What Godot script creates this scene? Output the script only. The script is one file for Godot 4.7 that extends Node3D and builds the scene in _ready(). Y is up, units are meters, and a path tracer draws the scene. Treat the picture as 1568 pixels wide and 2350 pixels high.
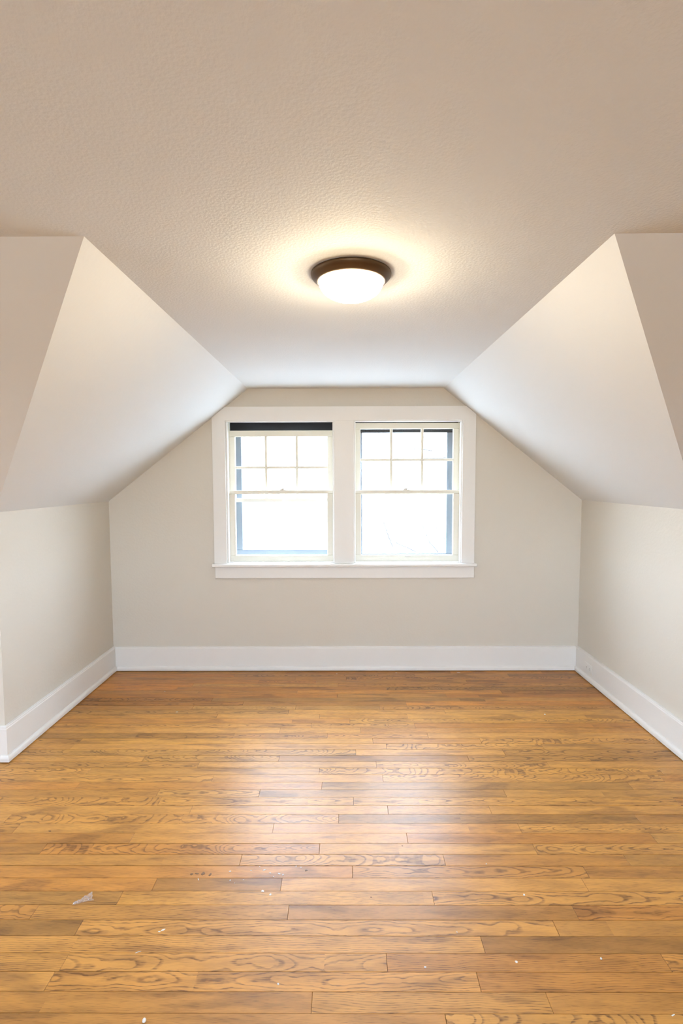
extends Node3D
# Attic dormer alcove with a double window, oak strip floor and a flush ceiling lamp.
# Room coordinates: x right, y up, d = depth into the picture; v() turns them into Godot's -z forward.

const XL := -1.811
const XR := 1.822
const XCL := -0.726
const XCR := 0.756
const DB := 3.928      # back wall
const DA := 1.478      # where the flat ceiling meets the main roof slopes
const DK := 2.640      # main knee walls
const HC := 2.1775     # ceiling height
const HK := 1.327      # knee wall height
const XM := 3.6        # gable ends of the main room
const DR := -2.64      # rear knee wall
const BW := 0.06098    # floor board module
const BE := 1.34136    # depth of a board joint

var rng := RandomNumberGenerator.new()
var mats := {}
var used_names := {}

func v(x: float, y: float, d: float) -> Vector3:
	return Vector3(x, y, -d)

# ---------- mesh building ----------
class Build:
	var p := PackedVector3Array()
	var n := PackedVector3Array()
	var t := PackedVector2Array()
	var c := PackedColorArray()
	var tint := Color(1, 1, 1)
	func tri(a: Vector3, b: Vector3, e: Vector3, na: Vector3, nb: Vector3, ne: Vector3, ta := Vector2.ZERO, tb := Vector2.ZERO, te := Vector2.ZERO) -> void:
		# stored clockwise as seen from the side the normals point to
		var g := (b - a).cross(e - a)
		if g.dot(na + nb + ne) > 0.0:
			p.append_array([a, e, b]); n.append_array([na, ne, nb]); t.append_array([ta, te, tb])
		else:
			p.append_array([a, b, e]); n.append_array([na, nb, ne]); t.append_array([ta, tb, te])
		for i in 3: c.append(tint)
	func poly(pts: Array, away: Vector3) -> void:
		# a flat convex face whose outside looks away from the point given
		var nn: Vector3 = (pts[1] - pts[0]).cross(pts[2] - pts[0]).normalized()
		if nn.length() < 0.5 and pts.size() > 3: nn = (pts[2] - pts[0]).cross(pts[3] - pts[0]).normalized()
		if nn.dot(pts[0] - away) < 0.0: nn = -nn
		for i in range(1, pts.size() - 1): tri(pts[0], pts[i], pts[i + 1], nn, nn, nn)
	func prism(front: Array, back: Array) -> void:
		var mid := Vector3.ZERO
		for q in front: mid += q
		for q in back: mid += q
		mid /= float(front.size() + back.size())
		poly(front, mid); poly(back, mid)
		for i in front.size():
			var j := (i + 1) % front.size()
			poly([front[i], front[j], back[j], back[i]], mid)
	func box(lo: Vector3, hi: Vector3, bevel := 0.0) -> void:
		var mid := (lo + hi) / 2.0
		var h := (hi - lo).abs() / 2.0
		var b: float = minf(bevel, minf(h.x, minf(h.y, h.z)) * 0.8)
		for ax in 3:
			for s in [-1.0, 1.0]:
				var e := [(ax + 1) % 3, (ax + 2) % 3]
				var pts := []
				for k in [[-1.0, -1.0], [1.0, -1.0], [1.0, 1.0], [-1.0, 1.0]]:
					var q := Vector3.ZERO
					q[ax] = s * h[ax]; q[e[0]] = k[0] * (h[e[0]] - b); q[e[1]] = k[1] * (h[e[1]] - b)
					pts.append(mid + q)
				poly(pts, mid)
		if b <= 0.0: return
		for ax in 3:
			var e := [(ax + 1) % 3, (ax + 2) % 3]
			for s in [-1.0, 1.0]:
				for u in [-1.0, 1.0]:
					var pts := []
					for k in [[-1.0, 0], [1.0, 0], [1.0, 1], [-1.0, 1]]:
						var q := Vector3.ZERO
						q[ax] = k[0] * (h[ax] - b)
						q[e[0]] = s * (h[e[0]] - (b if k[1] == 1 else 0.0))
						q[e[1]] = u * (h[e[1]] - (0.0 if k[1] == 1 else b))
						pts.append(mid + q)
					poly(pts, mid)
		for s in [-1.0, 1.0]:
			for u in [-1.0, 1.0]:
				for w in [-1.0, 1.0]:
					poly([mid + Vector3(s * h.x, u * (h.y - b), w * (h.z - b)), mid + Vector3(s * (h.x - b), u * h.y, w * (h.z - b)), mid + Vector3(s * (h.x - b), u * (h.y - b), w * h.z)], mid)
	func lathe(prof: Array, axis: Vector3, seg := 72) -> void:
		# profile of (radius, height) points turned round a vertical axis, smooth
		var nr := []
		for i in prof.size():
			var a: Vector2 = prof[maxi(i - 1, 0)]
			var b: Vector2 = prof[mini(i + 1, prof.size() - 1)]
			var dd := (b - a).normalized()
			nr.append(Vector2(-dd.y, dd.x))
		for i in prof.size() - 1:
			for k in seg:
				var q := []
				var m := []
				for w in [[i, k], [i, k + 1], [i + 1, k + 1], [i + 1, k]]:
					var an: float = TAU * float(w[1] % seg) / seg
					var dr := Vector3(cos(an), 0, sin(an))
					var pp: Vector2 = prof[w[0]]
					q.append(axis + dr * pp.x + Vector3(0, pp.y, 0))
					m.append((dr * nr[w[0]].x + Vector3(0, nr[w[0]].y, 0)).normalized())
				if prof[i].x > 1e-5: tri(q[0], q[1], q[2], m[0], m[1], m[2])
				if prof[i + 1].x > 1e-5: tri(q[0], q[2], q[3], m[0], m[2], m[3])
	func sweep(section: Array, path: Array, ups: Vector3, outs: Array) -> void:
		# an open-ended moulding: section of (out, up) points carried along a path of points; outs holds the out direction at each point
		var mid := []
		var co := Vector2.ZERO
		for s in section: co += s
		co /= float(section.size())
		for i in path.size(): mid.append(path[i] + outs[i] * co.x + ups * co.y)
		for i in path.size() - 1:
			var mm: Vector3 = (mid[i] + mid[i + 1]) / 2.0
			for k in section.size():
				var a: Vector2 = section[k]
				var b: Vector2 = section[(k + 1) % section.size()]
				poly([path[i] + outs[i] * a.x + ups * a.y, path[i] + outs[i] * b.x + ups * b.y, path[i + 1] + outs[i + 1] * b.x + ups * b.y, path[i + 1] + outs[i + 1] * a.x + ups * a.y], mm)
		for i in [0, path.size() - 1]:
			var pts := []
			for s in section: pts.append(path[i] + outs[i] * s.x + ups * s.y)
			var other: Vector3 = mid[1] if i == 0 else mid[path.size() - 2]
			poly(pts, other)
	func tube(pts: Array, radii: Array, seg := 6) -> void:
		for i in pts.size() - 1:
			var dr: Vector3 = (pts[i + 1] - pts[i]).normalized()
			var a := dr.cross(Vector3(0.3, 0.1, 0.9)).normalized()
			var b := dr.cross(a)
			for k in seg:
				var q := []
				var m := []
				for w in [[i, k], [i, k + 1], [i + 1, k + 1], [i + 1, k]]:
					var an: float = TAU * float(w[1]) / seg
					var o := a * cos(an) + b * sin(an)
					q.append(pts[w[0]] + o * radii[w[0]]); m.append(o)
				tri(q[0], q[1], q[2], m[0], m[1], m[2]); tri(q[0], q[2], q[3], m[0], m[2], m[3])
	func mesh(m: Material) -> ArrayMesh:
		var a := []
		a.resize(Mesh.ARRAY_MAX)
		a[Mesh.ARRAY_VERTEX] = p; a[Mesh.ARRAY_NORMAL] = n; a[Mesh.ARRAY_TEX_UV] = t; a[Mesh.ARRAY_COLOR] = c
		var out := ArrayMesh.new()
		out.add_surface_from_arrays(Mesh.PRIMITIVE_TRIANGLES, a)
		out.surface_set_material(0, m)
		return out

func obj(called: String, b: Build, m: Material, parent: Node = self) -> MeshInstance3D:
	var o := MeshInstance3D.new()
	o.name = called
	o.mesh = b.mesh(m)
	o.cast_shadow = GeometryInstance3D.SHADOW_CASTING_SETTING_ON
	parent.add_child(o, true)
	return o

func tag(o: Node, label: String, category: String, group := "", kind := "") -> Node:
	o.set_meta("label", label); o.set_meta("category", category)
	if group != "": o.set_meta("group", group)
	if kind != "": o.set_meta("kind", kind)
	return o

func node(called: String, parent: Node = self) -> Node3D:
	var o := Node3D.new()
	o.name = called
	parent.add_child(o, true)
	return o

func bar(called: String, x0: float, x1: float, y0: float, y1: float, d0: float, d1: float, m: Material, parent: Node, bevel := 0.002) -> MeshInstance3D:
	var b := Build.new()
	b.box(v(x0, y0, d0), v(x1, y1, d1), bevel)
	return obj(called, b, m, parent)

func slab(called: String, pts: Array, thick: Vector3, m: Material, parent: Node = self) -> MeshInstance3D:
	var b := Build.new()
	var back := []
	for q in pts: back.append(q + thick)
	b.prism(pts, back)
	return obj(called, b, m, parent)

# ---------- materials ----------
func noise_tex(freq: float, kind: int, octaves: int, size: int, sd: int, ramp: Gradient = null) -> NoiseTexture2D:
	var f := FastNoiseLite.new()
	f.seed = sd; f.frequency = freq; f.noise_type = kind as FastNoiseLite.NoiseType
	f.fractal_type = FastNoiseLite.FRACTAL_FBM if octaves > 1 else FastNoiseLite.FRACTAL_NONE
	f.fractal_octaves = octaves
	var t := NoiseTexture2D.new()
	t.width = size; t.height = size; t.seamless = true; t.noise = f
	if ramp: t.color_ramp = ramp
	return t

func paint(col: Color, rough: float, relief: Texture2D, relief_cm: float, scale: float) -> StandardMaterial3D:
	var m := StandardMaterial3D.new()
	m.albedo_color = col.linear_to_srgb()
	m.roughness = rough
	m.metallic_specular = 0.4
	if relief:
		m.uv1_triplanar = true; m.uv1_world_triplanar = true
		m.uv1_scale = Vector3(scale, scale, scale)
		m.heightmap_enabled = true; m.heightmap_texture = relief; m.heightmap_scale = relief_cm
	return m

func plain(col: Color, rough: float, spec := 0.5, metal := 0.0) -> StandardMaterial3D:
	var m := StandardMaterial3D.new()
	m.albedo_color = col.linear_to_srgb()
	m.roughness = rough; m.metallic_specular = spec; m.metallic = metal
	return m

func stretched(w: int, h: int, sw: int, sh: int, freq: float, sd: int) -> PackedByteArray:
	var f := FastNoiseLite.new()
	f.seed = sd; f.frequency = freq; f.noise_type = FastNoiseLite.TYPE_SIMPLEX_SMOOTH
	f.fractal_type = FastNoiseLite.FRACTAL_FBM; f.fractal_octaves = 3
	var im := f.get_image(sw, sh, false, false, true)
	im.convert(Image.FORMAT_L8)
	im.resize(w, h, Image.INTERPOLATE_CUBIC)
	return im.get_data()

const STRIPS := 24
func oak() -> StandardMaterial3D:
	# 24 strips of oak grain, each 2.4 m by one board: growth rings of a log cut at a slant, with pores and stain
	var w := 2048
	var sh := 64
	var h := STRIPS * sh
	var pore := stretched(w, h, 160, h, 0.32, 11)
	var soft := stretched(w, h, 96, h / 4, 0.09, 12)
	var wob := stretched(w, h, 128, h / 8, 0.05, 13)
	var stain := stretched(w, h, 64, h / 6, 0.06, 14)
	var r := RandomNumberGenerator.new()
	r.seed = 77
	var data := PackedByteArray()
	data.resize(w * h * 3)
	var rough := PackedByteArray()
	rough.resize(w * h)
	var light := Color(0.665, 0.328, 0.072)
	var dark := Color(0.175, 0.070, 0.014)
	var ln := FastNoiseLite.new()
	ln.noise_type = FastNoiseLite.TYPE_SIMPLEX_SMOOTH
	ln.frequency = 1.0
	for s in STRIPS:
		var kind := s % 4                      # 0 cathedral, 1 straight, 2 plain fine, 3 bold flame
		var yc0: float = [r.randf_range(12, 50), r.randf_range(-70, -30), r.randf_range(90, 160), r.randf_range(15, 46)][kind]
		var d0: float = [r.randf_range(4, 22), r.randf_range(20, 50), r.randf_range(30, 60), r.randf_range(3, 12)][kind]
		var sl: float = [r.randf_range(0.012, 0.035), r.randf_range(-0.006, 0.006), r.randf_range(-0.01, 0.01), r.randf_range(0.05, 0.10)][kind]
		var amp: float = [9.0, 3.0, 4.0, 16.0][kind]
		var sp: float = [r.randf_range(4.5, 8.0), r.randf_range(4.0, 7.5), r.randf_range(2.6, 3.6), r.randf_range(5.0, 8.0)][kind]
		var gs: float = [r.randf_range(0.55, 0.85), r.randf_range(0.4, 0.75), r.randf_range(0.12, 0.3), r.randf_range(0.65, 0.9)][kind]
		var ds := PackedFloat32Array()
		var ys := PackedFloat32Array()
		ds.resize(w); ys.resize(w)
		for x in w:
			var xm := x * 2400.0 / w
			var k := ln.get_noise_2d(xm * 0.0035, s * 7.3)
			ds[x] = d0 + absf(sl * (xm - 900.0)) + amp * k
			ys[x] = yc0 + 10.0 * ln.get_noise_2d(xm * 0.0016, s * 3.1 + 50.0)
		for y in sh:
			var ym := y * 61.0 / sh
			var row := (s * sh + y) * w
			for x in w:
				var i := row + x
				var dy := ym - ys[x]
				var dd := ds[x]
				var ph := sqrt(dy * dy + dd * dd) / sp + (wob[i] - 128) * 0.011
				var f := ph - floorf(ph)
				var g := 0.0
				if f < 0.12: g = f / 0.12
				elif f < 0.46: g = 1.0 - (f - 0.12) / 0.34
				var po := (pore[i] - 116) * 0.014
				if po < 0.0: po = 0.0
				var q := gs * g * (0.55 + po * 0.9) + po * (0.16 + 0.10 * g) - (soft[i] - 128) * 0.0022
				var st := (stain[i] - 168) * 0.012
				if st > 0.0: q += minf(st, 0.26)
				q = clampf(q + 0.10, 0.0, 1.0)
				var j := i * 3
				data[j] = int(255.0 * pow(light.r + (dark.r - light.r) * q, 0.4545))
				data[j + 1] = int(255.0 * pow(light.g + (dark.g - light.g) * q, 0.4545))
				data[j + 2] = int(255.0 * pow(light.b + (dark.b - light.b) * q, 0.4545))
				rough[i] = clampi(int(150.0 + 28.0 * q + (soft[i] - 128) * 0.16), 0, 255)
	var im := Image.create_from_data(w, h, false, Image.FORMAT_RGB8, data)
	var ri := Image.create_from_data(w, h, false, Image.FORMAT_L8, rough)
	var m := StandardMaterial3D.new()
	m.albedo_texture = ImageTexture.create_from_image(im)
	m.roughness_texture = ImageTexture.create_from_image(ri)
	m.roughness_texture_channel = BaseMaterial3D.TEXTURE_CHANNEL_GRAYSCALE
	m.roughness = 0.64
	m.metallic_specular = 0.53
	m.vertex_color_use_as_albedo = true
	return m

func materials() -> void:
	var bumpy := noise_tex(0.022, FastNoiseLite.TYPE_SIMPLEX_SMOOTH, 3, 1024, 3)
	var fine := noise_tex(0.03, FastNoiseLite.TYPE_SIMPLEX_SMOOTH, 3, 1024, 5)
	mats.ceiling = paint(Color(0.695, 0.70, 0.69), 0.85, bumpy, 0.05, 3.6)
	mats.slope = paint(Color(0.695, 0.70, 0.69), 0.85, fine, 0.03, 1.3)
	mats.wall = paint(Color(0.63, 0.588, 0.515), 0.75, fine, 0.04, 1.3)
	mats.trim = paint(Color(0.765, 0.75, 0.72), 0.42, fine, 0.01, 2.0)
	mats.sash = paint(Color(0.74, 0.715, 0.62), 0.45, fine, 0.02, 3.0)
	mats.gap = plain(Color(0.03, 0.018, 0.01), 0.9)
	mats.storm = plain(Color(0.016, 0.016, 0.019), 0.6, 0.3)  # head rail only, overhang shade put into the colour
	mats.storm_side = plain(Color(0.15, 0.18, 0.22), 0.5)
	mats.siding = plain(Color(0.55, 0.55, 0.54), 0.8)
	mats.bronze = plain(Color(0.115, 0.070, 0.036), 0.40, 0.5, 0.7)
	mats.metal = plain(Color(0.55, 0.50, 0.45), 0.45, 0.5, 0.3)
	mats.bark = plain(Color(0.035, 0.034, 0.034), 0.9)
	mats.ground = plain(Color(0.42, 0.42, 0.40), 0.95)
	mats.chalk = plain(Color(0.74, 0.73, 0.70), 0.8)
	mats.soot = plain(Color(0.20, 0.115, 0.06), 0.7)
	mats.crevice = plain(Color(0.10, 0.075, 0.055), 0.9)
	var g := StandardMaterial3D.new()
	g.transparency = BaseMaterial3D.TRANSPARENCY_ALPHA
	g.albedo_color = Color(0.97, 0.99, 1.0, 0.015); g.roughness = 0.02; g.metallic_specular = 0.18
	mats.glass = g
	var film := StandardMaterial3D.new()
	film.transparency = BaseMaterial3D.TRANSPARENCY_ALPHA
	film.albedo_color = Color(0.90, 0.91, 0.94, 0.20); film.roughness = 0.22
	film.cull_mode = BaseMaterial3D.CULL_DISABLED
	mats.film = film
	var e := StandardMaterial3D.new()
	e.albedo_color = Color(0.95, 0.93, 0.88); e.roughness = 0.35
	e.emission_enabled = true; e.emission = Color(1.0, 0.85, 0.60).linear_to_srgb(); e.emission_energy_multiplier = LAMP_GLOW
	mats.lamp = e
	mats.oak = oak()

# ---------- light, sky and camera ----------
const SKY_ENERGY := 21.0
const EXPOSURE := 1.27
const LAMP_GLOW := 18.0
const LAMP_ENERGY := 0.5

func camera_and_light() -> void:
	var cam := Camera3D.new()
	cam.name = "camera"
	add_child(cam)
	cam.fov = 90.0
	cam.near = 0.05; cam.far = 400.0
	var pitch := 0.0662
	var yaw := 0.00491
	var roll := -0.00307
	var fw := Vector3(-sin(yaw) * cos(pitch), -sin(pitch), -cos(yaw) * cos(pitch))
	var rt := Vector3(cos(yaw), 0, -sin(yaw))
	var up := rt.cross(fw)
	var r2 := rt * cos(roll) + up * sin(roll)
	var u2 := up * cos(roll) - rt * sin(roll)
	cam.transform = Transform3D(Basis(r2, u2, -fw), Vector3(0, 1.5, 0))
	cam.current = true
	var we := WorldEnvironment.new()
	we.name = "environment"
	var env := Environment.new()
	env.background_mode = Environment.BG_SKY
	var sm := ProceduralSkyMaterial.new()
	sm.sky_top_color = Color(0.64, 0.79, 1.0).linear_to_srgb(); sm.sky_horizon_color = Color(0.74, 0.86, 1.0).linear_to_srgb()
	sm.ground_bottom_color = Color(0.34, 0.34, 0.34).linear_to_srgb(); sm.ground_horizon_color = Color(0.60, 0.63, 0.66).linear_to_srgb()
	var sky := Sky.new()
	sky.sky_material = sm
	env.sky = sky
	env.background_energy_multiplier = SKY_ENERGY
	env.tonemap_mode = Environment.TONE_MAPPER_LINEAR
	env.tonemap_exposure = EXPOSURE
	env.sdfgi_enabled = true; env.ssao_enabled = true; env.ssil_enabled = true
	we.environment = env
	add_child(we)

# ---------- setting ----------
func shell() -> void:
	var up := Vector3(0, 0.12, 0)
	# flat ceiling: the main room's and the alcove's
	var b := Build.new()
	for pts in [[v(-XM, HC, DR), v(XM, HC, DR), v(XM, HC, DA), v(XCR, HC, DA), v(XCL, HC, DA), v(-XM, HC, DA)], [v(XCL, HC, DA), v(XCR, HC, DA), v(XCR, HC, DB), v(XCL, HC, DB)]]:
		var back := []
		for q in pts: back.append(q + up)
		b.prism(pts, back)
	tag(obj("ceiling", b, mats.ceiling), "off-white stippled plaster ceiling running flat to the window wall", "ceiling", "", "structure")
	# sloped sides of the alcove
	for s in [0, 1]:
		var xc: float = [XCL, XCR][s]
		var xw: float = [XL, XR][s]
		var sg: float = [-1.0, 1.0][s]
		var nn := Vector3(sg * (HC - HK), absf(xw - xc), 0).normalized() * 0.1
		tag(slab(["ceiling_left", "ceiling_right"][s], [v(xc, HC, DA), v(xc, HC, DB), v(xw, HK, DB), v(xw, HK, DK)], nn, mats.slope), ["off-white sloped ceiling on the left side of the window alcove", "off-white sloped ceiling on the right side of the window alcove"][s], "ceiling", "", "structure")
		var n2 := Vector3(0, DK - DA, -(HC - HK)).normalized() * 0.1
		tag(slab(["ceiling_front_left", "ceiling_front_right"][s], [v(xc, HC, DA), v(xw, HK, DK), v(sg * XM, HK, DK), v(sg * XM, HC, DA)], n2, mats.slope), ["darker roof slope of the main room at the left picture edge", "darker roof slope of the main room at the right picture edge"][s], "ceiling", "", "structure")
		# knee walls
		tag(slab(["wall_left", "wall_right"][s], [v(xw, 0, DK + 0.1), v(xw, HK, DK + 0.1), v(xw, HK, DB), v(xw, 0, DB)], Vector3(sg * 0.1, 0, 0), mats.wall), ["low greige wall on the left of the window alcove", "low greige wall on the right of the window alcove"][s], "wall", "", "structure")
		tag(slab(["wall_front_left", "wall_front_right"][s], [v(xw, 0, DK), v(xw, HK, DK), v(sg * XM, HK, DK), v(sg * XM, 0, DK)], v(0, 0, 0.1), mats.wall), ["low wall of the main room returning left of the alcove", "low wall of the main room returning right of the alcove"][s], "wall", "", "structure")
	# rear wall and gable ends, unseen, with windows added for fill light
	rear_room()

const GD0 := 1.25      # opening in the left gable, added to light the right wall
const GD1 := 2.20
const GY0 := 0.75
const GY1 := 1.58

func gable_y(d: float) -> float:
	return HC - (HC - HK) * maxf(0.0, (d - DA) / (DK - DA))

const RW0 := -1.35     # opening in the rear wall, added and sized for fill light
const RW1 := 1.35
const RY0 := 0.80
const RY1 := 1.95

func rear_room() -> void:
	var w := Build.new()
	for q in [[-XM, RW0, 0.0, HC], [RW1, XM, 0.0, HC], [RW0, RW1, 0.0, RY0], [RW0, RW1, RY1, HC]]:
		w.prism([v(q[0], q[2], DR), v(q[1], q[2], DR), v(q[1], q[3], DR), v(q[0], q[3], DR)], [v(q[0], q[2], DR - 0.14), v(q[1], q[2], DR - 0.14), v(q[1], q[3], DR - 0.14), v(q[0], q[3], DR - 0.14)])
	tag(obj("wall_rear", w, mats.wall), "greige wall with an added fill-light window behind the camera, out of the picture", "wall", "", "structure")
	var t := node("window_3")
	tag(t, "unseen double window added behind the camera for fill light", "window", "", "structure")
	for q in [[RW0, RW0 + 0.05, RY0, RY1], [RW1 - 0.05, RW1, RY0, RY1], [-0.05, 0.05, RY0, RY1]]: bar("frame_stile", q[0], q[1], q[2], q[3], DR - 0.09, DR - 0.04, mats.sash, t)
	for s in [-1.0, 1.0]:
		var xa: float = minf(s * 0.0502, s * (RW1 - 0.0502))
		var xb: float = maxf(s * 0.0502, s * (RW1 - 0.0502))
		for q in [[RY0, RY0 + 0.05], [RY1 - 0.05, RY1], [1.35, 1.39]]: bar("frame_rail", xa, xb, q[0], q[1], DR - 0.09, DR - 0.04, mats.sash, t)
		bar("pane", xa, xb, RY0 + 0.05, RY1 - 0.05, DR - 0.068, DR - 0.064, mats.glass, t, 0.0)
	var gt := node("window_4")
	tag(gt, "unseen gable window added far left to light the right wall", "window", "", "structure")
	for q in [[GD0, GD0 + 0.05, GY0, GY1], [GD1 - 0.05, GD1, GY0, GY1]]: bar("frame_stile", -XM - 0.09, -XM - 0.04, q[2], q[3], q[0], q[1], mats.sash, gt)
	for q in [[GY0, GY0 + 0.05], [GY1 - 0.05, GY1]]: bar("frame_rail", -XM - 0.09, -XM - 0.04, q[0], q[1], GD0 + 0.0502, GD1 - 0.0502, mats.sash, gt)
	bar("pane", -XM - 0.068, -XM - 0.064, GY0 + 0.05, GY1 - 0.05, GD0 + 0.05, GD1 - 0.05, mats.glass, gt, 0.0)
	for s in [0, 1]:
		var sg: float = [-1.0, 1.0][s]
		var x := sg * XM
		var g := Build.new()
		var pieces := [[[DR, 0], [DR, HC], [DA, HC], [DK, HK], [DK, 0]]]
		if s == 0:
			pieces = [[[DR, 0], [DR, HC], [GD0, HC], [GD0, 0]], [[GD1, 0], [GD1, gable_y(GD1)], [DK, HK], [DK, 0]], [[GD0, 0], [GD0, GY0], [GD1, GY0], [GD1, 0]], [[GD0, GY1], [GD0, HC], [DA, HC], [GD1, gable_y(GD1)], [GD1, GY1]]]
		for pc in pieces:
			var f := []
			var bk := []
			for q in pc:
				f.append(v(x, q[1], q[0])); bk.append(v(x, q[1], q[0]) + Vector3(sg * 0.14, 0, 0))
			g.prism(f, bk)
		tag(obj(["wall_gable_left", "wall_gable_right"][s], g, mats.wall), ["gable wall of the main room far left, out of the picture", "gable wall of the main room far right, out of the picture"][s], "wall", "", "structure")

const OX := 0.905      # half width of the opening in the back wall
const OY0 := 0.815
const OY1 := 1.965

func slope_y(x: float) -> float:
	return HC - (HC - HK) * maxf(0.0, (x - XCR) / (XR - XCR) if x > 0 else (XCL - x) / (XCL - XL))

func back_wall() -> void:
	var w := Build.new()
	var yl := slope_y(-OX)
	var yr := slope_y(OX)
	var th := v(0, 0, 0.15)
	for pc in [
		[[XL, 0], [XL, HK], [-OX, yl], [-OX, 0]],
		[[OX, 0], [OX, yr], [XR, HK], [XR, 0]],
		[[-OX, 0], [-OX, OY0], [OX, OY0], [OX, 0]],
		[[-OX, OY1], [-OX, yl], [XCL, HC], [XCR, HC], [OX, yr], [OX, OY1]]]:
		var f := []
		var bk := []
		for q in pc:
			f.append(v(q[0], q[1], DB)); bk.append(v(q[0], q[1], DB) + th)
		w.prism(f, bk)
	tag(obj("wall_back", w, mats.wall), "greige back wall of the alcove holding the double window", "wall", "", "structure")

func trim_boards() -> void:
	var t := node("trim_1")
	tag(t, "white flat board casing with sill and apron round the double window", "window trim", "", "structure")
	var d0 := DB - 0.020
	var cy := 2.040
	var gap := 0.002
	# side casings with the top corner cut by the slope
	for s in [-1.0, 1.0]:
		var xo: float = s * 1.0
		var xi: float = s * 0.902
		var ye := slope_y(xo) - gap
		var b := Build.new()
		var f := [v(xi, 0.845, d0), v(xo, 0.845, d0), v(xo, minf(ye, 1.937), d0), v(xi, 1.937, d0)]
		var bk := []
		for q in f: bk.append(q + v(0, 0, 0.020))
		b.prism(f, bk)
		obj("side_casing", b, mats.trim, t)
	var xa := XCL + (HC - cy - gap) / (HC - HK) * (XL - XCL)
	var xb := XCR + (HC - cy - gap) / (HC - HK) * (XR - XCR)
	var hb := Build.new()
	var hf := [v(-1.0, 1.937, d0), v(1.0, 1.937, d0), v(1.0, slope_y(1.0) - gap, d0), v(xb, cy, d0), v(xa, cy, d0), v(-1.0, slope_y(-1.0) - gap, d0)]
	var hk := []
	for q in hf: hk.append(q + v(0, 0, 0.020))
	hb.prism(hf, hk)
	obj("head_casing", hb, mats.trim, t)
	bar("mullion_casing", -0.0745, 0.0765, 0.845, 1.937, d0, DB, mats.trim, t, 0.0015)
	bar("stool", -1.016, 1.018, 0.820, 0.845, DB - 0.052, DB + 0.034, mats.trim, t, 0.006)
	bar("apron", -0.997, 1.001, 0.729, 0.820, DB - 0.020, DB, mats.trim, t, 0.003)

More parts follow.
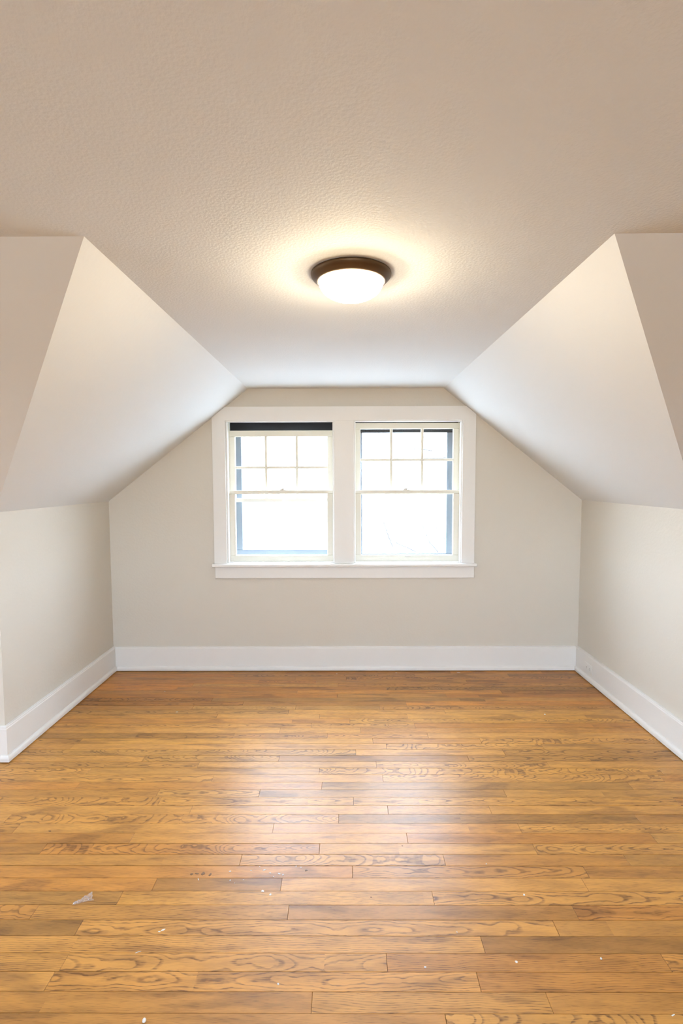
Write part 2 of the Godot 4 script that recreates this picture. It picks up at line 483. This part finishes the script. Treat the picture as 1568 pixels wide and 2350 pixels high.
func window(idx: int) -> void:
	# double-hung window: idx 0 left (upper sash dropped a little), 1 right
	var t := node("window_%d" % (idx + 1))
	tag(t, ["left double-hung window, upper sash slid down with dark gap above", "right double-hung window with fully closed six-pane upper sash"][idx], "window", "", "structure")
	var cx: float = [-0.4865, 0.4895][idx]
	var hw := 0.4145                     # half of the casing opening
	var x0 := cx - hw
	var x1 := cx + hw
	var edge: float = [-0.905, 0.905][idx]
	# frame: outer jamb, mullion jamb, head, sill
	var jo := Build.new()
	if idx == 0:
		jo.box(v(-0.905, 0.820, DB + 0.034), v(x0 - 0.0005, 1.965, DB + 0.19), 0.001)
		jo.box(v(-0.905, 0.845, DB), v(x0 - 0.0005, 1.965, DB + 0.034), 0.0)
	else:
		jo.box(v(x1 + 0.0005, 0.820, DB + 0.034), v(0.905, 1.965, DB + 0.19), 0.001)
		jo.box(v(x1 + 0.0005, 0.845, DB), v(0.905, 1.965, DB + 0.034), 0.0)
	obj("jamb", jo, mats.sash, t)
	var ji := Build.new()
	if idx == 0: ji.box(v(x1 + 0.0005, 0.845, DB), v(0.0008, 1.9395, DB + 0.19), 0.0)
	else: ji.box(v(0.0012, 0.845, DB), v(x0 - 0.0005, 1.9395, DB + 0.19), 0.0)
	obj("jamb", ji, mats.sash, t)
	bar("head_jamb", x0, x1, 1.940, 1.964, DB, DB + 0.19, mats.sash, t, 0.0)
	var sl := Build.new()
	sl.prism([v(x0, 0.80, DB + 0.036), v(x0, 0.846, DB + 0.036), v(x0, 0.812, DB + 0.23), v(x0, 0.78, DB + 0.23)], [v(x1, 0.80, DB + 0.036), v(x1, 0.846, DB + 0.036), v(x1, 0.812, DB + 0.23), v(x1, 0.78, DB + 0.23)])
	obj("sill", sl, mats.trim, t)
	# inner stops
	for s in [-1.0, 1.0]:
		var xs: float = x0 if s < 0 else x1
		bar("stop", minf(xs, xs - s * 0.014), maxf(xs, xs - s * 0.014), 0.8455, 1.927, DB - 0.006, DB + 0.031, mats.trim, t, 0.003)
		bar("parting_bead", minf(xs, xs - s * 0.011), maxf(xs, xs - s * 0.011), 0.8455, 1.9395, DB + 0.068, DB + 0.074, mats.sash, t, 0.001)
	bar("stop", x0, x1, 1.9275, 1.9395, DB - 0.006, DB + 0.031, mats.trim, t, 0.003)
	var m: StandardMaterial3D = mats.sash
	# lower sash
	var lo := node("lower_sash", t)
	var d0 := DB + 0.034
	var d1 := DB + 0.066
	var a0 := x0 + 0.006
	var a1 := x1 - 0.006
	bar("bottom_rail", a0, a1, 0.8475, 0.900, d0, d1, m, lo, 0.003)
	bar("meeting_rail", a0, a1, 1.379, 1.406, d0, d1, m, lo, 0.003)
	bar("stile", a0, a0 + 0.052, 0.9002, 1.3788, d0, d1, m, lo, 0.003)
	bar("stile", a1 - 0.052, a1, 0.9002, 1.3788, d0, d1, m, lo, 0.003)
	bar("pane", a0 + 0.050, a1 - 0.050, 0.898, 1.381, d0 + 0.014, d0 + 0.018, mats.glass, lo, 0.0)
	sash_lock(cx + [0.012, -0.006][idx], 1.406, d0 + 0.016, lo)
	if idx == 1: sash_lift(cx + 0.006, 0.893, d0, lo)
	# upper sash, six panes
	var us := node("upper_sash", t)
	var u0 := DB + 0.0755
	var u1 := DB + 0.107
	var top: float = [1.8695, 1.926][idx]
	var bot: float = top - 0.555
	bar("top_rail", a0, a1, top - 0.047, top, u0, u1, m, us, 0.003)
	bar("bottom_rail", a0, a1, bot, bot + 0.030, u0, u1, m, us, 0.003)
	bar("stile", a0, a0 + 0.048, bot + 0.0302, top - 0.0472, u0, u1, m, us, 0.003)
	bar("stile", a1 - 0.048, a1, bot + 0.0302, top - 0.0472, u0, u1, m, us, 0.003)
	var g0 := a0 + 0.048
	var g1 := a1 - 0.048
	var gy0 := bot + 0.030
	var gy1 := top - 0.047
	var my: float = gy1 - 0.239
	var xs := [g0]
	for k in [1, 2]: xs.append(g0 + (g1 - g0) * k / 3.0)
	xs.append(g1)
	for k in [1, 2]:
		bar("muntin", xs[k] - 0.0105, xs[k] + 0.0105, gy0 + 0.0002, gy1 - 0.0002, u0 + 0.002, u1 - 0.004, m, us, 0.004)
	for k in 3:
		bar("muntin", xs[k] + (0.0107 if k > 0 else 0.0002), xs[k + 1] - (0.0107 if k < 2 else 0.0002), my - 0.0105, my + 0.0105, u0 + 0.002, u1 - 0.004, m, us, 0.004)
		bar("pane", xs[k] + 0.001, xs[k + 1] - 0.001, my + 0.001, gy1 + 0.003, u0 + 0.014, u0 + 0.018, mats.glass, us, 0.0)
		bar("pane", xs[k] + 0.001, xs[k + 1] - 0.001, gy0 - 0.003, my - 0.001, u0 + 0.014, u0 + 0.018, mats.glass, us, 0.0)
	# storm frame outside, overhang shade painted into its head rail
	var sf := node("storm_frame", t)
	var s0 := DB + 0.150
	var s1 := DB + 0.178
	var li: float = [-0.8133, 0.1456][idx]
	var ri: float = [-0.1321, 0.8166][idx]
	var yb: float = [0.928, 0.896][idx]
	var ds: StandardMaterial3D = mats.storm
	bar("frame_rail", x0 + 0.001, x1 - 0.001, 1.857, 1.9395, s0, s1, ds, sf, 0.003)
	bar("frame_rail", x0 + 0.001, x1 - 0.001, yb - 0.040, yb, s0, s1, mats.storm_side, sf, 0.003)
	bar("frame_stile", x0 + 0.001, li, yb + 0.0002, 1.8568, s0, s1, mats.storm_side, sf, 0.003)
	bar("frame_stile", ri, x1 - 0.001, yb + 0.0002, 1.8568, s0, s1, mats.storm_side, sf, 0.003)
	bar("pane", li - 0.004, ri + 0.004, yb - 0.004, 1.861, s0 + 0.012, s0 + 0.016, mats.glass, sf, 0.0)

func sash_lock(x: float, y: float, d: float, parent: Node) -> void:
	var b := Build.new()
	b.box(v(x - 0.026, y, d - 0.011), v(x + 0.026, y + 0.004, d + 0.011), 0.001)
	b.lathe([Vector2(0.0, 0.016), Vector2(0.006, 0.0155), Vector2(0.010, 0.012), Vector2(0.011, 0.004)], v(x - 0.002, y, d), 20)
	b.tube([v(x, y + 0.010, d), v(x + 0.012, y + 0.012, d - 0.006), v(x + 0.022, y + 0.011, d - 0.009)], [0.004, 0.0035, 0.0045], 8)
	b.box(v(x - 0.020, y + 0.004, d - 0.006), v(x - 0.010, y + 0.012, d + 0.006), 0.001)
	var lk := obj("sash_lock", b, mats.metal, parent)
	lk.set_meta("label", "small painted metal sash lock")

func sash_lift(x: float, y: float, d: float, parent: Node) -> void:
	var b := Build.new()
	b.tube([v(x - 0.020, y, d), v(x - 0.012, y, d - 0.007), v(x, y + 0.001, d - 0.009), v(x + 0.012, y, d - 0.007), v(x + 0.020, y, d)], [0.004, 0.003, 0.003, 0.003, 0.004], 8)
	var lf := obj("sash_lift", b, mats.metal, parent)
	lf.set_meta("label", "small worn sash lift")

func baseboards() -> void:
	# boards 189 mm high with a thin cap edge and a shoe moulding along the floor
	var board := [Vector2(0, 0.001), Vector2(0.020, 0.001), Vector2(0.020, 0.176), Vector2(0.017, 0.181), Vector2(0.017, 0.186), Vector2(0.014, 0.189), Vector2(0, 0.189)]
	var shoe := [Vector2(0.020, 0.006), Vector2(0.036, 0.006), Vector2(0.036, 0.022), Vector2(0.033, 0.030), Vector2(0.027, 0.036), Vector2(0.020, 0.037)]
	var g := 0.0006
	var runs := [
		["baseboard_back", "white baseboard with shoe moulding below the window wall", [v(XL + 0.021, 0, DB), v(XR - 0.021, 0, DB)], [v(0, 0, -1), v(0, 0, -1)]],
		["baseboard_left", "white baseboard along the left low wall, wrapping round its corner", [v(XL, 0, DB - g), v(XL, 0, DK), v(-XM, 0, DK)], [v(1, 0, 0), v(1, 0, -1), v(0, 0, -1)]],
		["baseboard_right", "white baseboard along the right low wall with a dusty mark", [v(XR, 0, DB - g), v(XR, 0, DK), v(XM, 0, DK)], [v(-1, 0, 0), v(-1, 0, -1), v(0, 0, -1)]],
		["baseboard_rear", "white baseboard behind the camera, out of the picture", [v(-XM, 0, DR), v(XM, 0, DR)], [v(0, 0, 1), v(0, 0, 1)]]]
	for r in runs:
		var t := node(r[0])
		tag(t, r[1], "baseboard", "", "structure")
		var b := Build.new()
		b.sweep(board, r[2], Vector3.UP, r[3])
		obj("board", b, mats.trim, t)
		var s := Build.new()
		var pth: Array = r[2].duplicate()
		if r[0] == "baseboard_back": pth = [v(XL + 0.0362, 0, DB), v(XR - 0.0362, 0, DB)]
		if r[0] == "baseboard_left" or r[0] == "baseboard_right": pth[0] = pth[0] + v(0, 0, -0.0204)
		s.sweep(shoe, pth, Vector3.UP, r[3])
		obj("shoe_moulding", s, mats.trim, t)

# ---------- oak strip floor ----------
const JOINTS := {-1: [0.279], 0: [-0.096, 0.584], 1: [0.398], 2: [-0.875, 0.129, 0.994], 3: [0.443], 4: [-0.893], 5: [-1.08, -0.197, 0.796], 6: [0.315], 7: [-0.706, -0.236, 0.886], 8: [0.029], 9: [0.391, 1.108],
	10: [-1.227, -0.103, 0.769], 11: [-0.892, 0.26, 1.286], 12: [-0.308, 0.75], 13: [-1.494, -0.027, 1.29], 14: [-0.699, 0.195, 0.658], 15: [0.04], 16: [-0.895, -0.408, 0.763], 17: [-1.31, -0.112, 1.392], 18: [-0.662, 0.191],
	19: [-1.317, -0.13], 20: [0.166], 21: [-1.08, -0.352, 0.662], 22: [0.061, 0.872], 23: [1.107], 24: [-1.516, 0.161, 0.777], 25: [-1.219, -0.647, -0.101, 0.485], 26: [-0.386, 0.096], 27: [-0.202, 0.426], 28: [0.032],
	29: [-0.808, -0.158, 0.395], 30: [-0.36, 0.644], 31: [-0.997, -0.32, 0.229], 32: [-0.678, 0.41], 33: [-0.9, 0.95], 34: [-0.048, 0.701], 35: [-0.332, 1.1], 36: [-1.2, 0.3], 37: [-1.105, -0.047], 38: [-0.635, -0.207, 0.9], 39: [0.014], 40: [0.536, 1.247], 41: [-0.45, 0.82]}
# boards whose grain or tone stands out: row, a point along it, brightness, redness, grain strip
const MARKED := [[4, 0.3, 1.28, -0.10, 0], [4, -1.1, 0.62, 0.0, 2], [5, 0.3, 0.72, 0.06, 6], [3, 0.8, 0.60, 0.05, 10], [3, -0.2, 1.05, 0.0, 1], [2, 0.5, 0.78, 0.10, 5], [2, -0.4, 1.08, 0.0, 4], [1, 0.0, 1.0, 0.04, 8], [1, 0.8, 0.82, 0.10, 13],
	[0, 0.2, 0.92, 0.0, 9], [0, 0.9, 0.85, 0.04, 14], [0, -0.6, 0.82, 0.04, 18], [7, 0.3, 1.22, -0.06, 2], [7, -0.4, 0.66, 0.05, 22], [6, 0.7, 1.0, 0.0, 12], [5, 0.95, 0.85, 0.12, 16], [8, 0.3, 0.84, 0.06, 20], [9, 0.1, 0.95, 0.0, 7], [9, 0.8, 0.82, 0.06, 2],
	[10, 1.1, 0.95, 0.0, 3], [11, 0.7, 0.82, 0.12, 6], [12, 1.1, 1.05, -0.03, 11], [13, -1.0, 0.98, 0.02, 15], [14, 0.9, 1.12, -0.05, 2], [15, -0.9, 0.95, 0.02, 19], [22, 0.4, 1.25, -0.10, 10], [23, -0.5, 1.12, -0.04, 6], [30, 0.1, 1.15, -0.05, 9], [37, -0.3, 1.1, -0.05, 17], [40, 0.9, 0.75, 0.05, 2], [39, -0.8, 0.8, 0.08, 6], [33, 0.3, 0.62, 0.02, 2], [34, 0.3, 0.78, 0.04, 6]]

func board(b: Build, x0: float, x1: float, dn: float, df: float, y: float, strip: int, u0: float, tint: Color) -> void:
	# one oak strip with eased edges; u along the grain, v across it
	var e := 0.0007
	var dp := 0.012
	b.tint = tint
	var xs := [x0, x0 + e, x1 - e, x1]
	var ds := [dn, dn + e, df - e, df]
	var ys := [y - e, y, y, y - e]
	var uv := func(x: float, d: float) -> Vector2:
		return Vector2(u0 + (x - x0) / 2.4, (strip + 0.03 + 0.94 * (d - dn) / (df - dn)) / float(STRIPS))
	for i in 3:
		for k in 3:
			if (i != 1) and (k != 1): continue
			var q := []
			for w in [[i, k], [i + 1, k], [i + 1, k + 1], [i, k + 1]]:
				var lowered: bool = w[0] == 0 or w[0] == 3 or w[1] == 0 or w[1] == 3
				q.append([v(xs[w[0]], y - e if lowered else y, ds[w[1]]), uv.call(xs[w[0]], ds[w[1]])])
			var nn: Vector3 = (q[1][0] - q[0][0]).cross(q[2][0] - q[0][0]).normalized()
			if nn.y < 0: nn = -nn
			b.tri(q[0][0], q[1][0], q[2][0], nn, nn, nn, q[0][1], q[1][1], q[2][1])
			b.tri(q[0][0], q[2][0], q[3][0], nn, nn, nn, q[0][1], q[2][1], q[3][1])
	for s in [[x0, dn, x1, dn, v(0, 0, -1)], [x0, df, x1, df, v(0, 0, 1)], [x0, dn, x0, df, v(-1, 0, 0)], [x1, dn, x1, df, v(1, 0, 0)]]:
		var a := v(s[0], y - e, s[1])
		var c2 := v(s[2], y - e, s[3])
		var lo := Vector3(0, dp, 0)
		var ta: Vector2 = uv.call(s[0], s[1])
		var tc: Vector2 = uv.call(s[2], s[3])
		b.tri(a, c2, c2 - lo, s[4], s[4], s[4], ta, tc, tc)
		b.tri(a, c2 - lo, a - lo, s[4], s[4], s[4], ta, tc, ta)

func tone(row: int, xa: float, xb: float) -> Array:
	var lum := rng.randf_range(0.74, 1.18)
	if rng.randf() < 0.12: lum *= 0.8
	if row >= 32: lum *= 0.80      # the strips next to the window wall are toned darker
	var red := rng.randf_range(-0.07, 0.13)
	var strip := rng.randi_range(0, STRIPS - 1)
	if rng.randf() < 0.35: strip = (strip / 4) * 4 + 2
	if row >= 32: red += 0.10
	for m in MARKED:
		if m[0] == row and m[1] > xa and m[1] < xb:
			lum = m[2]; red = m[3]; strip = m[4]
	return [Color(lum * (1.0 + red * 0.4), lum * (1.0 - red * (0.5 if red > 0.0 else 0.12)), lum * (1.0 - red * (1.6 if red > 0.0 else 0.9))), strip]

func floor_boards() -> void:
	var t := node("floor")
	tag(t, "worn amber oak strip floor running across the attic alcove", "floor", "", "structure")
	var sub := Build.new()
	sub.box(v(-XM - 0.05, -0.10, DR - 0.1), v(XM + 0.05, -0.0115, DB + 0.05), 0.0)
	obj("subfloor", sub, mats.gap, t)
	rng.seed = 4211
	var rest := Build.new()
	var first := int(floor((DR - BE) / BW))
	var last := int(floor((DB - BE) / BW))
	for row in range(first, last + 1):
		var dn: float = maxf(BE + BW * row, DR)
		var df: float = minf(BE + BW * (row + 1), DB)
		if df - dn < 0.006: continue
		var mid := (dn + df) / 2.0
		var lim := [XL, XR] if mid > DK else [-XM, XM]
		var cuts: Array = []
		if JOINTS.has(row): cuts = JOINTS[row].duplicate()
		else: cuts = [rng.randf_range(-1.0, 1.0)]
		cuts.sort()
		# fill long gaps and carry on to both walls
		var all: Array = [cuts[0]]
		for i in range(1, cuts.size()): all.append(cuts[i])
		var x: float = cuts[0]
		var lo: float = lim[0]
		var hi: float = lim[1]
		while x - lo > 2.2:
			x -= rng.randf_range(0.8, 1.9)
			if x - lo < 0.25: x = lo + 0.3
			all.append(x)
			if x - lo < 0.35: break
		x = cuts[cuts.size() - 1]
		while hi - x > 2.2:
			x += rng.randf_range(0.8, 1.9)
			if hi - x < 0.25: x = hi - 0.3
			all.append(x)
			if hi - x < 0.35: break
		all.append(lo); all.append(hi)
		all.sort()
		for i in all.size() - 1:
			var xa: float = all[i]
			var xb: float = all[i + 1]
			if xb - xa < 0.03: continue
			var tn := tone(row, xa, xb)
			var gx := rng.randf_range(0.0003, 0.0008)
			var gd := rng.randf_range(0.0002, 0.0006)
			if rng.randf() < 0.18: gd += 0.0006
			var u := rng.randf()
			var y := rng.randf_range(-0.0003, 0.0)
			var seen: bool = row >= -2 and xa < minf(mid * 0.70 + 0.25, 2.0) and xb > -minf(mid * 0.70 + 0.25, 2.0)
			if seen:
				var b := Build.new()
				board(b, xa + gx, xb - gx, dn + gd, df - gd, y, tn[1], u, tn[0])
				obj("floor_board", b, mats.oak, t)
			else:
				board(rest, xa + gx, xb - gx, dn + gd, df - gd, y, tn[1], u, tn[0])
	var o := obj("floor_boards_beyond", rest, mats.oak, t)
	o.set_meta("kind", "stuff")
	# drips and flecks of white paint trodden into the boards
	rng.seed = 99
	for q in SPOTS: spot(q[0], q[1], q[2] * 0.8, q[3] * 0.8, "paint_fleck", mats.chalk, t)
	for q in [[-0.583, 1.848, 0.006, 0.006], [-0.563, 1.850, 0.008, 0.004], [-0.540, 1.850, 0.008, 0.011], [-0.512, 1.846, 0.005, 0.008], [-0.149, 1.866, 0.006, 0.005], [-1.26, 2.085, 0.008, 0.004], [0.235, 1.998, 0.004, 0.003], [0.093, 1.741, 0.003, 0.003]]: spot(q[0], q[1], q[2], q[3], "dark_stain", mats.soot, t)

# x, depth, half length, half width
const SPOTS := [[-0.606, 1.607, 0.012, 0.0045], [-0.617, 1.600, 0.006, 0.003], [-0.657, 1.527, 0.013, 0.0015], [0.915, 1.338, 0.010, 0.003], [0.531, 1.496, 0.009, 0.005], [0.245, 1.478, 0.006, 0.004], [0.55, 1.90, 0.004, 0.003], [0.37, 1.60, 0.004, 0.002],
	[-0.44, 1.862, 0.007, 0.003], [-0.36, 1.866, 0.006, 0.003], [-0.31, 1.868, 0.009, 0.004], [-0.285, 1.853, 0.006, 0.003], [-0.25, 1.850, 0.008, 0.004], [-0.235, 1.845, 0.004, 0.006], [-0.27, 1.836, 0.003, 0.002], [-0.33, 1.885, 0.004, 0.002], [-0.55, 1.822, 0.002, 0.010],
	[-0.43, 1.818, 0.003, 0.005], [-0.30, 1.768, 0.008, 0.006], [-0.27, 1.752, 0.006, 0.006], [-0.41, 1.805, 0.002, 0.002], [-0.38, 1.82, 0.003, 0.002], [-0.19, 1.887, 0.004, 0.003], [-0.17, 1.882, 0.003, 0.003], [-1.08, 3.20, 0.010, 0.004], [-1.27, 3.52, 0.008, 0.003], [0.40, 3.86, 0.012, 0.004], [0.88, 3.865, 0.018, 0.005], [-0.06, 3.84, 0.010, 0.004], [0.88, 1.30, 0.006, 0.004], [-0.20, 1.425, 0.004, 0.006]]

func spot(x: float, d: float, a: float, w: float, called: String, m: Material, parent: Node) -> void:
	var b := Build.new()
	var k := 11
	var rim := []
	var low := []
	var turn := rng.randf_range(-0.5, 0.5)
	for i in k:
		var an := TAU * i / k
		var rr := rng.randf_range(0.6, 1.15)
		var q := Vector2(cos(an) * a * rr, sin(an) * w * rr).rotated(turn)
		rim.append(v(x + q.x * 0.8, 0.0009, d + q.y * 0.8)); low.append(v(x + q.x, -0.0004, d + q.y))
	var top := v(x, 0.0010, d)
	for i in k:
		var j := (i + 1) % k
		b.tri(top, rim[i], rim[j], Vector3.UP, Vector3.UP, Vector3.UP)
		b.poly([rim[i], rim[j], low[j], low[i]], v(x, -0.01, d))
	obj(called, b, m, parent)

# ---------- things ----------
func ceiling_lamp() -> void:
	var c := v(0.0255, HC, 1.748)
	var t := node("ceiling_lamp")
	t.position = c
	tag(t, "lit flush ceiling lamp with dark bronze pan and white glass dome", "ceiling lamp")
	var pan := Build.new()
	pan.lathe([Vector2(0.0, -0.0002), Vector2(0.1285, -0.0002), Vector2(0.1325, -0.002), Vector2(0.1335, -0.006), Vector2(0.1325, -0.010), Vector2(0.1290, -0.015), Vector2(0.1245, -0.0195), Vector2(0.1200, -0.0235), Vector2(0.1165, -0.027), Vector2(0.1135, -0.0295), Vector2(0.1090, -0.0300), Vector2(0.1075, -0.026)], Vector3.ZERO)
	obj("pan", pan, mats.bronze, t)
	var dome := Build.new()
	var prof := []
	for i in 17:
		var a := PI / 2.0 * i / 16.0
		prof.append(Vector2(0.1075 * pow(cos(a), 0.92) if i < 16 else 0.0, -0.0275 - 0.060 * sin(a)))
	dome.lathe(prof, Vector3.ZERO)
	obj("lamp_shade", dome, mats.lamp, t)
	var l := OmniLight3D.new()
	l.name = "lamp_light"
	l.position = Vector3(0, -0.042, 0)
	l.light_color = Color(1.0, 0.85, 0.60).linear_to_srgb()
	l.light_energy = LAMP_ENERGY
	l.light_size = 0.035
	l.omni_range = 12.0; l.omni_attenuation = 2.0
	l.shadow_enabled = true
	t.add_child(l)

func crumbs() -> void:
	rng.seed = 5
	var k := 0
	for q in [[0.644, 1.749, 0.0035, "white plaster bead on the pale board right of centre"], [0.798, 1.504, 0.0035, "white plaster bead on the reddish straight-grained board at lower right"], [-0.557, 1.318, 0.006, "flat white chip at the bottom picture edge, left half"], [1.268, 3.155, 0.005, "white crumb against the right shoe moulding"]]:
		var b := Build.new()
		var r: float = q[2]
		var prof := []
		for i in 7:
			var a := PI * i / 6.0
			prof.append(Vector2(r * sin(a) * rng.randf_range(0.85, 1.1) if i > 0 and i < 6 else 0.0, r * 0.8 * (1.0 + cos(a))))
		b.lathe(prof, Vector3.ZERO, 12)
		var o := obj("plaster_crumb" if k == 0 else "plaster_crumb_%03d" % k, b, mats.chalk)
		o.position = v(q[0], 0.0, q[1])
		tag(o, q[3], "crumb", "white crumbs on the floor")
		k += 1

func film_scrap() -> void:
	# a crumpled strip of clear film
	var b := Build.new()
	var f := FastNoiseLite.new()
	f.seed = 8; f.frequency = 1.0
	var nx := 18
	var ny := 10
	var pts := []
	for i in nx + 1:
		var col := []
		for j in ny + 1:
			var e := float(i) / nx
			var c := float(j) / ny - 0.5
			var wide := 0.012 + 0.034 * e * e + 0.006 * f.get_noise_2d(i * 0.9, 90)
			var a := (e - 0.5) * 0.062 + 0.006 * f.get_noise_2d(j * 0.8, 70) * (1.0 if i == 0 or i == nx else 0.4)
			var w := c * wide
			var hgt := absf(f.get_noise_2d(i * 0.55 + j * 0.2, j * 0.9)) * 0.020 * (1.0 - 1.8 * c * c * 2.0) + 0.0006
			var dr := Vector2(a, w).rotated(0.60)
			col.append(v(dr.x + f.get_noise_2d(i * 0.7, j * 0.7 + 40) * 0.004, maxf(hgt, 0.0006), dr.y))
		pts.append(col)
	for i in nx:
		for j in ny:
			b.poly([pts[i][j], pts[i + 1][j], pts[i + 1][j + 1]], Vector3(0, -1, 0))
			b.poly([pts[i][j], pts[i + 1][j + 1], pts[i][j + 1]], Vector3(0, -1, 0))
	var o := obj("film_scrap", b, mats.film)
	o.position = v(-0.936, 0.0, 1.726)
	tag(o, "crumpled scrap of clear film lying on the boards at lower left", "film scrap")

func outlet_plate() -> void:
	# a painted-over outlet plate let into the right baseboard
	var t := node("outlet_plate")
	t.position = v(XR - 0.020, 0.095, 3.70)
	tag(t, "small painted-over outlet plate low on the right baseboard near the corner", "outlet")
	var p := Build.new()
	p.box(Vector3(-0.004, -0.034, -0.056), Vector3(-0.0002, 0.034, 0.056), 0.0015)
	obj("plate", p, mats.trim, t)
	for k in [-1.0, 1.0]:
		var r := Build.new()
		r.box(Vector3(-0.0062, -0.014, k * 0.022 - 0.015), Vector3(-0.0041, 0.014, k * 0.022 + 0.015), 0.001)
		var socket := obj("receptacle", r, mats.trim, t)
		for u in [-1.0, 1.0]:
			var sl := Build.new()
			sl.box(Vector3(-0.0064, u * 0.005 - 0.001, k * 0.022 - 0.005), Vector3(-0.0060, u * 0.005 + 0.001, k * 0.022 + 0.005), 0.0)
			obj("slot", sl, mats.crevice, socket)

func outside() -> void:
	var g := Build.new()
	g.box(v(-90, -4.4, 4.2), v(90, -3.9, 160), 0.0)
	tag(obj("ground", g, mats.ground), "pale overexposed ground outside below the window", "ground", "", "structure")
	# a bare tree, washed out by the light, beyond the right window
	rng.seed = 31
	var t := node("bare_tree")
	t.position = v(6.3, -3.9, 17.0)
	tag(t, "faint bare tree branches washed out behind the right window", "tree")
	var b := Build.new()
	b.tube([Vector3(0, 0, 0), Vector3(0.1, 2.0, 0), Vector3(-0.1, 4.2, 0.1), Vector3(0.05, 6.5, 0)], [0.22, 0.18, 0.12, 0.05], 9)
	obj("trunk", b, mats.bark, t)
	for i in 9:
		var br := Build.new()
		limb(br, Vector3(0, 2.2 + i * 0.42, 0), Vector3(-1.0 if i % 3 != 2 else 0.8, rng.randf_range(0.05, 0.5), rng.randf_range(-0.4, 0.4)).normalized(), rng.randf_range(3.0, 5.2), 0.045, 2)
		obj("branch", br, mats.bark, t)

func limb(b: Build, from: Vector3, dir: Vector3, long: float, rad: float, deep: int) -> void:
	var pts := [from]
	var rr := [rad]
	var p := from
	var d := dir
	var n := 6
	for i in n:
		d = (d + Vector3(rng.randf_range(-0.25, 0.25), rng.randf_range(-0.18, 0.28), rng.randf_range(-0.25, 0.25))).normalized()
		p += d * long / n
		pts.append(p); rr.append(rad * (1.0 - 0.85 * (i + 1) / n))
		if deep > 0 and i > 0:
			var side := Vector3(rng.randf_range(-1, 1), rng.randf_range(-0.4, 0.9), rng.randf_range(-0.6, 0.6))
			limb(b, p, (d * 0.7 + side).normalized(), long * rng.randf_range(0.25, 0.45), rad * 0.5, deep - 1)
	b.tube(pts, rr, 5)

func _ready() -> void:
	camera_and_light()
	materials()
	shell()
	back_wall()
	floor_boards()
	trim_boards()
	window(0)
	window(1)
	baseboards()
	ceiling_lamp()
	film_scrap()
	outlet_plate()
	crumbs()
	outside()
